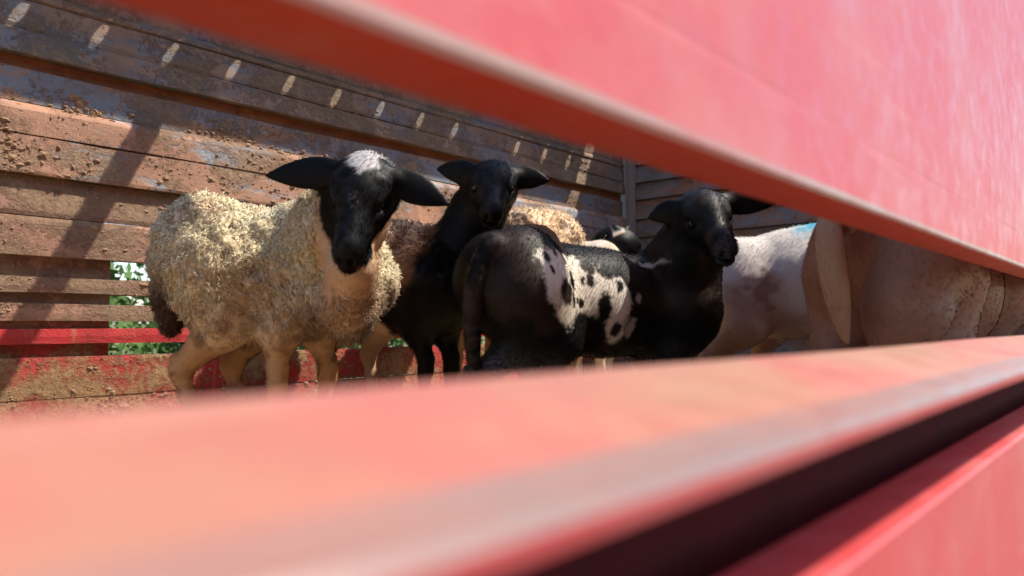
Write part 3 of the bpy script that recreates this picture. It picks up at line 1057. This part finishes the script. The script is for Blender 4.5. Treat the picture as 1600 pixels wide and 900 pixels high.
# --- the woolly ram on the left
def coat_ram(s, V, g):
    n = fbm(V * 9, 1); n2 = fbm(V * 30, 2)
    col = np.tile(CREAM, (len(V), 1))
    col = mixc(col, (0.80, 0.60, 0.38), ss(n, 0.45, 0.75))
    col = mixc(col, (0.92, 0.80, 0.60), ss(n2, 0.5, 0.75) * ss(s.H, 0.3, 0.6))
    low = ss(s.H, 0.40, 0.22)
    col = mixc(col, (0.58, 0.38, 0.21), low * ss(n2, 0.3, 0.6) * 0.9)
    chest = ss(s.L, 0.45, 0.8) * ss(s.H, 0.47, 0.38) * ss(n, 0.32, 0.55)
    col = mixc(col, (0.24, 0.135, 0.08), chest * 0.85)
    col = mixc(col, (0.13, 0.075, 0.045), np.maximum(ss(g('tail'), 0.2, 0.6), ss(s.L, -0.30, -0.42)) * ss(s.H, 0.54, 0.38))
    col = mixc(col, (0.58, 0.33, 0.15), g('leg') * 0.95)
    col = mixc(col, (0.66, 0.43, 0.27), g('neck') * 0.9 * ss(s.L, 0.80, 0.92))
    dirt = fbm(V * 22, 6, 3)
    col = mixc(col, (0.30, 0.17, 0.09), ss(dirt, 0.52, 0.66) * (0.75 * g('leg') + 0.35 * ss(s.H, 0.5, 0.3)))
    col = mixc(col, (0.17, 0.085, 0.05), g('pouch'))
    D = V - s.hc
    a = D @ s.hf / s.hL; b = D @ s.hs / s.hL; u = D @ s.hu / s.hL
    n3 = (vnoise(V * 120, 4) - 0.5) * 0.05
    hd = ss(np.hypot(np.hypot((a - 0.16) / 0.62, b / 0.42), (u + 0.12) / 0.42) + n3, 1.02, 0.95)
    hd = np.maximum(hd, ss(g('ear'), 0.3, 0.6))
    col = mixc(col, BLACK, hd)
    wd = 0.20 * ss(-a, -0.06, 0.20) + 0.004
    blaze = ss(wd - np.abs(b - 0.015) + n3, -0.01, 0.03) * ss(a, 0.05, 0.0) * ss(u, -0.25, -0.15) * (1 - ss(g('ear'), 0.2, 0.4))
    col = mixc(col, (0.50, 0.475, 0.475), blaze)
    fleck = ss(0.075 - np.hypot((a - 0.24) * 0.8, b - 0.0), 0, 0.06) * ss(vnoise(V * 260, 9), 0.45, 0.7) * ss(u, -0.1, 0)
    col = mixc(col, (0.22, 0.22, 0.23), fleck * 0.8)
    col = mixc(col, (0.22, 0.05, 0.05), ss(0.035 - np.hypot(a - 0.66, u + 0.222), 0, 0.02) * 0.8)
    col = mixc(col, (0.05, 0.04, 0.03), g('hoof'))
    wl = 1 - np.clip(hd * 1.5 + g('leg') * 1.3 + g('neck') * 1.1 * ss(s.H, 0.35, 0.43) * ss(s.L + (n2 - 0.5) * 0.1, 0.80, 0.92) + g('hoof') + g('pouch') * 1.2 + g('thigh') * ss(s.H, 0.33, 0.24), 0, 1)
    return col, wl


def ram_extra(s):
    B = s.B
    B.cap('torso', at(512, 405, 2.02), 0.118, at(530, 465, 1.98), 0.085, 0.05)
    B.cap('neck', at(550, 415, 1.82), 0.062, at(545, 470, 1.90), 0.066, 0.04)
    B.cap('torso', at(552, 470, 1.98), 0.062, at(548, 505, 2.0), 0.045, 0.04)
    B.cap('pouch', at(332, 506, 2.04), 0.036, at(334, 531, 2.04), 0.043, 0.02)
    B.cap('pouch', at(376, 500, 2.04), 0.018, at(378, 533, 2.04), 0.011, 0.02)


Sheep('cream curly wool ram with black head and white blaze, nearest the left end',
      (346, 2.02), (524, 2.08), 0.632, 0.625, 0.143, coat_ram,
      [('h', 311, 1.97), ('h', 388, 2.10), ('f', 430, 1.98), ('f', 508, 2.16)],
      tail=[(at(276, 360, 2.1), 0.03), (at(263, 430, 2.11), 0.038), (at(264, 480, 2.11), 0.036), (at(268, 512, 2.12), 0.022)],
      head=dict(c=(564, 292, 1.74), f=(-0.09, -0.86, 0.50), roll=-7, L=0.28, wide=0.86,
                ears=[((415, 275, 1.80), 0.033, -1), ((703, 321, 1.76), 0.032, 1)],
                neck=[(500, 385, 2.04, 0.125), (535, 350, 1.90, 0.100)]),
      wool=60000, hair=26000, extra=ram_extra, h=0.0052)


# --- brown and black one in the middle
def coat_mid(s, V, g):
    n = fbm(V * 9, 11); n2 = fbm(V * 34, 12)
    col = np.tile(np.array((0.78, 0.62, 0.44)), (len(V), 1))
    brown = ss(s.L + (n - 0.5) * 0.3 + (s.H - 0.45) * 0.9, 0.40, 0.52)
    col = mixc(col, (0.38, 0.175, 0.09), brown)
    n2 = fbm(V * 30, 3, 3)
    col = mixc(col, (0.86, 0.56, 0.36), brown * ss(n2, 0.46, 0.6) * ss(s.H, 0.48, 0.6))  # sunlit curl tops painted into the upper shoulder wool
    blk = ss(s.L + (n - 0.5) * 0.25 + ss(s.H, 0.5, 0.3) * 0.3, 0.95, 1.08)
    blk = np.maximum(blk, brown * ss(s.H + (n2 - .5) * 0.1, 0.50, 0.43) * ss(s.H + (s.L - 0.5) * 0.2, 0.26, 0.33))
    col = mixc(col, BLACK, blk)
    col = mixc(col, BLACK, np.clip(g('head') + g('ear') + g('neck') + g('leg') * (s.L > 0.4), 0, 1))
    col = mixc(col, (0.5, 0.33, 0.2), g('leg') * (s.L < 0.4))
    wl = np.clip(g('torso'), 0, 1) * ss(s.H, 0.42, 0.5) * (1 - ss(g('head') + g('ear') + g('neck'), 0.2, 0.6))
    return col, wl


Sheep('brown and black sheep with an all black head, standing behind the spotted sheep',
      (545, 2.62), (690, 2.42), 0.655, 0.635, 0.155, coat_mid,
      [('h', 520, 2.62), ('h', 590, 2.72), ('f', 662, 2.40), ('f', 702, 2.50)],
      head=dict(c=(771, 281, 2.30), f=(0.0, -0.64, 0.76), roll=-6, L=0.247,
                ears=[((682, 264, 2.36), 0.033, -1), ((859, 283, 2.34), 0.031, 1)],
                neck=[(715, 440, 2.42, 0.09), (724, 385, 2.42, 0.095), (745, 335, 2.42, 0.085)]),
      wool=24000, hair=22000, h=0.006, clump=2.0)


# --- black sheep with the white spotted flank
def coat_spot(s, V, g):
    n = (fbm(V * 16, 21) - 0.5); n2 = fbm(V * 60, 22, 2) - 0.5
    col = np.tile(BLACK * 1.15, (len(V), 1))
    col = mixc(col, (0.035, 0.022, 0.017), ss(fbm(V * 7, 23), 0.45, 0.65))
    x, z = s.L + n * 0.05 + n2 * 0.035, s.H + n * 0.03 + n2 * 0.02
    side = ss((V - s.R) @ s.w * -1 * s.cs, -0.02, 0.02) * (1 - ss(g('tail') + g('head'), 0.3, 0.6))
    patch = ss(poly_sd(x * s.len, z, [(a * s.len, b) for a, b in PATCH]) + (vnoise(V * 170, 28) - 0.5) * 0.012, 0.009, -0.009)
    for (a, b, ra, rb) in [q for q in SPOTS if q[2] > 0.0105]:
        dd = np.hypot((s.L + n2 * 0.02 - a) / (ra * 1.22), (s.H + n2 * 0.012 - b) / (rb * 1.3))
        patch *= ss(dd + (vnoise(V * 170, 29) - 0.5) * 0.35, 0.72, 1.2)
    for (a, b, ra, rb) in FLECKS:
        patch = np.maximum(patch, 0.5 * ss(np.hypot((x - a) / ra, (z - b) / rb), 1.15, 0.7))
    patch *= side
    col = mixc(col, (0.88, 0.80, 0.68), patch)
    col = mixc(col, (0.06, 0.045, 0.04), g('tail') * ss(n2, -0.05, 0.15) * 0.6)
    grey = ss(s.H, 0.30, 0.20) * g('leg')
    col = mixc(col, (0.16, 0.16, 0.165), grey * ss(fbm(V * 190, 25, 2), 0.15, 0.7) * 0.7)
    if hasattr(s, 'hc'):
        D = V - s.hc
        a = D @ s.hf / s.hL; u = D @ s.hu / s.hL
        hd = ss(g('head'), 0.4, 0.6)
        col = mixc(col, (0.10, 0.075, 0.06), hd * ss(np.abs(a - 0.42), 0.12, 0.0) * ss(u, -0.16, -0.08) * 0.6)
        col = mixc(col, (0.25, 0.25, 0.26), hd * ss(a, 0.50, 0.66) * ss(fbm(V * 240, 26, 2), 0.25, 0.7) * ss(u, -0.3, -0.2) * 0.3)
    return col, np.zeros(len(V))


PATCH = [(-0.104, 0.502), (-0.059, 0.52), (0.002, 0.525), (0.103, 0.521), (0.168, 0.503), (0.239, 0.5), (0.3, 0.494), (0.353, 0.484), (0.437, 0.474), (0.469, 0.454), (0.484, 0.428), (0.508, 0.418), (0.5, 0.373), (0.493, 0.333), (0.492, 0.288), (0.472, 0.275), (0.434, 0.273), (0.402, 0.303), (0.361, 0.333), (0.305, 0.353), (0.236, 0.36), (0.158, 0.357), (0.112, 0.338), (0.088, 0.319), (0.051, 0.321), (0.0, 0.337), (-0.029, 0.361), (-0.057, 0.383), (-0.082, 0.411), (-0.079, 0.439), (-0.088, 0.463), (-0.111, 0.477)]
SPOTS = [(-0.09, 0.48, 0.018, 0.015), (-0.034, 0.501, 0.015, 0.013), (-0.022, 0.468, 0.011, 0.011), (0.034, 0.513, 0.011, 0.011), (0.051, 0.409, 0.039, 0.029), (0.118, 0.443, 0.02, 0.02), (0.112, 0.39, 0.011, 0.017), (0.225, 0.443, 0.012, 0.009), (0.276, 0.447, 0.022, 0.016), (0.258, 0.415, 0.008, 0.008), (0.153, 0.389, 0.013, 0.007), (0.199, 0.383, 0.024, 0.012), (0.313, 0.43, 0.009, 0.011), (0.354, 0.372, 0.034, 0.037), (0.442, 0.313, 0.027, 0.018), (0.474, 0.368, 0.01, 0.011), (0.28, 0.485, 0.042, 0.018), (0.389, 0.471, 0.044, 0.016), (0.451, 0.433, 0.018, 0.013), (0.088, 0.342, 0.01, 0.009)]
FLECKS = [(0.57, 0.399, 0.019, 0.014), (0.529, 0.313, 0.030, 0.030), (0.706, 0.505, 0.05, 0.01)]


def spot_extra(s):
    s.cs = 1.0
    if ((CAM - s.R) @ s.w) > 0:
        s.cs = -1.0
    B = s.B
    # dark coat of the near front leg, lifted against the chest
    B.cap('neck', at(1075, 480, 2.22), 0.10, at(1060, 440, 2.3), 0.12, 0.05)


Sheep('black sheep with a white flank of dark spots, rump to the lens, head turned',
      (812, 2.02), (1040, 2.32), 0.555, 0.515, 0.145, coat_spot,
      [('h', 762, 1.93), ('h', 850, 1.98), ('f', 1010, 2.38), ('f', 1062, 2.22)],
      tail=[(at(768, 385, 1.90), 0.034), (at(744, 440, 1.875), 0.028), (at(738, 520, 1.87), 0.022), (at(742, 590, 1.88), 0.014)],
      head=dict(c=(1103, 330, 2.10), f=(0.16, -0.62, 0.76), roll=6, L=0.25,
                ears=[((1012, 341, 2.16), 0.029, -1), ((1214, 318, 2.12), 0.030, 1)],
                neck=[(1040, 450, 2.32, 0.125), (1070, 405, 2.22, 0.10), (1088, 370, 2.2, 0.085)]),
      hair=50000, extra=spot_extra, h=0.0054, belly=0.98)


# --- sunlit woolly rump with a purple mark
def coat_purple(s, V, g):
    n = fbm(V * 10, 31); n2 = fbm(V * 34, 32)
    col = np.tile(np.array((0.88, 0.60, 0.37)), (len(V), 1))
    col = mixc(col, (0.66, 0.42, 0.26), ss(n, 0.45, 0.7))
    col = mixc(col, (0.90, 0.76, 0.60), ss(n2, 0.5, 0.75))
    m = ss(0.16 - np.abs(s.L - 0.35), 0, 0.1) * ss(s.H, s.zR - FL - 0.05, s.zR - FL - 0.005)
    col = mixc(col, (0.42, 0.22, 0.45), m * 0.75)
    col = mixc(col, (0.4, 0.25, 0.15), g('leg'))
    col = mixc(col, BLACK, np.clip(g('head') + g('ear'), 0, 1))
    return col, 1 - np.clip(g('head') * 1.4 + g('ear') * 1.4 + g('leg') * 1.3 + g('hoof'), 0, 1)


Sheep('woolly tan sheep with a purple paint mark on its back, half hidden in the middle',
      (832, 2.64), (730, 3.0), 0.715, 0.69, 0.165, coat_purple,
      [('h', 830, 2.62), ('h', 885, 2.72), ('f', 715, 2.95), ('f', 770, 3.06)],
      head=dict(c=(668, 440, 3.20), f=(-0.55, -0.80, -0.1), roll=0, L=0.26,
                ears=[((640, 400, 3.28), 0.03, -1), ((700, 420, 3.1), 0.03, 1)],
                neck=[(715, 390, 3.02, 0.13), (690, 410, 3.12, 0.10)]),
      wool=21000, hair=6000, h=0.0075)


# --- far one in the corner, head turned back
def coat_far(s, V, g):
    n = fbm(V * 9, 41)
    col = np.tile(np.array((0.72, 0.64, 0.54)), (len(V), 1))
    col = mixc(col, (0.5, 0.36, 0.25), ss(n, 0.5, 0.75))
    hd = np.clip(g('head') + g('ear') + g('neck'), 0, 1)
    col = mixc(col, BLACK * 1.2, ss(hd, 0.3, 0.6))
    D = V - s.hc
    a = D @ s.hf / s.hL; b = D @ s.hs / s.hL; u = D @ s.hu / s.hL
    bl = ss(0.13 - np.abs(a + 0.15 + 0.25 * u), 0, 0.02) * ss(u, -0.16, -0.12)
    col = mixc(col, mixc(np.tile(np.array((0.66, 0.60, 0.55)), (len(V), 1)), (0.62, 0.30, 0.10), ss(u, -0.09, -0.15)), bl * (1 - ss(g('ear'), 0.3, 0.6)))
    return col, np.zeros(len(V))


Sheep('small black headed sheep with a white poll stripe, in the far front corner',
      (922, 3.12), (962, 3.58), 0.65, 0.62, 0.15, coat_far,
      [('h', 905, 3.15), ('h', 940, 3.10), ('f', 950, 3.55), ('f', 990, 3.6)],
      head=dict(c=(948, 374, 3.46), f=(-0.90, -0.34, 0.28), roll=0, side=(-0.25, 0.25, 0.9), L=0.25,
                ears=[((1000, 383, 3.44), 0.020, 1), ((985, 352, 3.62), 0.022, -1)],
                neck=[(968, 420, 3.58, 0.11), (972, 395, 3.56, 0.085)]),
      hair=8000, h=0.0075)


# --- pale one with the blue mark
def coat_blue(s, V, g):
    n = fbm(V * 6, 51); n2 = fbm(V * 40, 52, 3)
    col = np.tile(np.array((0.74, 0.67, 0.61)), (len(V), 1))
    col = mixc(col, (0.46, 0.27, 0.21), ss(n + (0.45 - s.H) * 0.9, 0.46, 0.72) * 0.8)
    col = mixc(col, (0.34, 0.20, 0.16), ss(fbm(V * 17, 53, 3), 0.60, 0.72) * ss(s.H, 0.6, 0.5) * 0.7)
    zt_ = s.zR + (s.zC - s.zR) * np.clip(s.L, 0, 1) - FL
    m = ss(s.L + (n2 - 0.5) * 0.15, 0.40, 0.62) * ss(s.H + (n2 - 0.5) * 0.05, zt_ - 0.045, zt_ + 0.005)
    col = mixc(col, (0.04, 0.40, 0.58), m * 0.9)
    col = mixc(col, (0.42, 0.24, 0.15), g('leg') * 0.8)
    return col, np.zeros(len(V))


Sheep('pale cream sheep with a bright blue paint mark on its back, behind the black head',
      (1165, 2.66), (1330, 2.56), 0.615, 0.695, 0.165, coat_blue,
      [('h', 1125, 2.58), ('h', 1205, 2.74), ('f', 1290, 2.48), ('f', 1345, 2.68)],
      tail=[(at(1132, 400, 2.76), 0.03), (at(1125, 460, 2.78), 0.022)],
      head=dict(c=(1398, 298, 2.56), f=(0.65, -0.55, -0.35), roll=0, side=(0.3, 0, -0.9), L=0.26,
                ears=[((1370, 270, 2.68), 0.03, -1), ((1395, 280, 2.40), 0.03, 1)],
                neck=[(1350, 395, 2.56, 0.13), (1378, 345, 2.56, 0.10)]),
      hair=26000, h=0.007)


# --- tan rump on the right
def coat_rump(s, V, g):
    n = fbm(V * 6, 61); n2 = fbm(V * 40, 62, 3)
    col = np.tile(np.array((0.33, 0.145, 0.088)), (len(V), 1))
    col = mixc(col, (0.22, 0.09, 0.055), ss(n, 0.40, 0.68) * 0.8)
    col = mixc(col, (0.50, 0.29, 0.18), g('tail') * 0.8)
    col = mixc(col, (0.38, 0.21, 0.15), g('thigh') * 0.3)
    return col, np.zeros(len(V))


def rump_extra(s):
    B = s.B
    B.cap('thigh', at(1440, 410, 1.45), 0.095, at(1412, 490, 1.40), 0.072, 0.03)
    B.cap('thigh', at(1412, 490, 1.40), 0.070, at(1398, 550, 1.40), 0.045, 0.03)
    B.ell('cleft', at(1336, 375, 1.37), (RT, ZU, FH), (0.015, 0.10, 0.07), 0.02, True)
    B.ell('cleft', at(1352, 490, 1.37), (RT, ZU, FH), (0.022, 0.10, 0.08), 0.025, True)


Sheep('tan fat tailed sheep seen from behind, at the right beside the near side',
      (1398, 1.58), (1495, 1.95), 0.575, 0.58, 0.145, coat_rump,
      [('h', 1298, 1.52), ('h', 1408, 1.42), ('f', 1440, 2.0), ('f', 1525, 1.9)],
      tail=[(at(1318, 315, 1.46), 0.040), (at(1304, 380, 1.40), 0.034), (at(1312, 450, 1.38), 0.030), (at(1322, 500, 1.385), 0.023), (at(1334, 550, 1.39), 0.011)],
      head=dict(c=(1578, 388, 2.16), f=(0.75, -0.65, -0.1), roll=0, side=(0.1, 0, -1), L=0.25,
                ears=[((1545, 325, 2.28), 0.03, -1), ((1600, 330, 2.05), 0.03, 1)],
                neck=[(1505, 430, 1.98, 0.15), (1545, 415, 2.08, 0.125)]),
      hair=22000, extra=rump_extra, h=0.007, hair_len=0.009)


# --- a dry leaf lying on the spotted one's back
def dry_leaf():
    pts = [(808, 352, 2.02), (830, 357, 2.0), (850, 361, 2.0), (866, 371, 1.98), (878, 387, 1.96), (888, 408, 1.95)]
    wd = [0.002, 0.013, 0.015, 0.012, 0.006, 0.001]
    V, F = [], []
    for (p, w) in zip(pts, wd):
        c = at(*p)
        V += [c + RT * 0.3 * w + ZU * w, c - ZU * w * 0.9 - FH * 0.01, c + ZU * w + FH * 0.004, c - ZU * w * 0.9 - FH * 0.006]
    for i in range(len(pts) - 1):
        a = i * 4
        for q in ((0, 1, 5, 4), (2, 6, 7, 3), (0, 4, 6, 2), (1, 3, 7, 5)):
            F.append(tuple(a + k for k in q))
    o = mesh_obj('dry_leaf', V, F, M['dry_leaf'])
    o['label'] = 'curled dry brown leaf lying on the back of the spotted sheep'
    o['category'] = 'leaf'


dry_leaf()
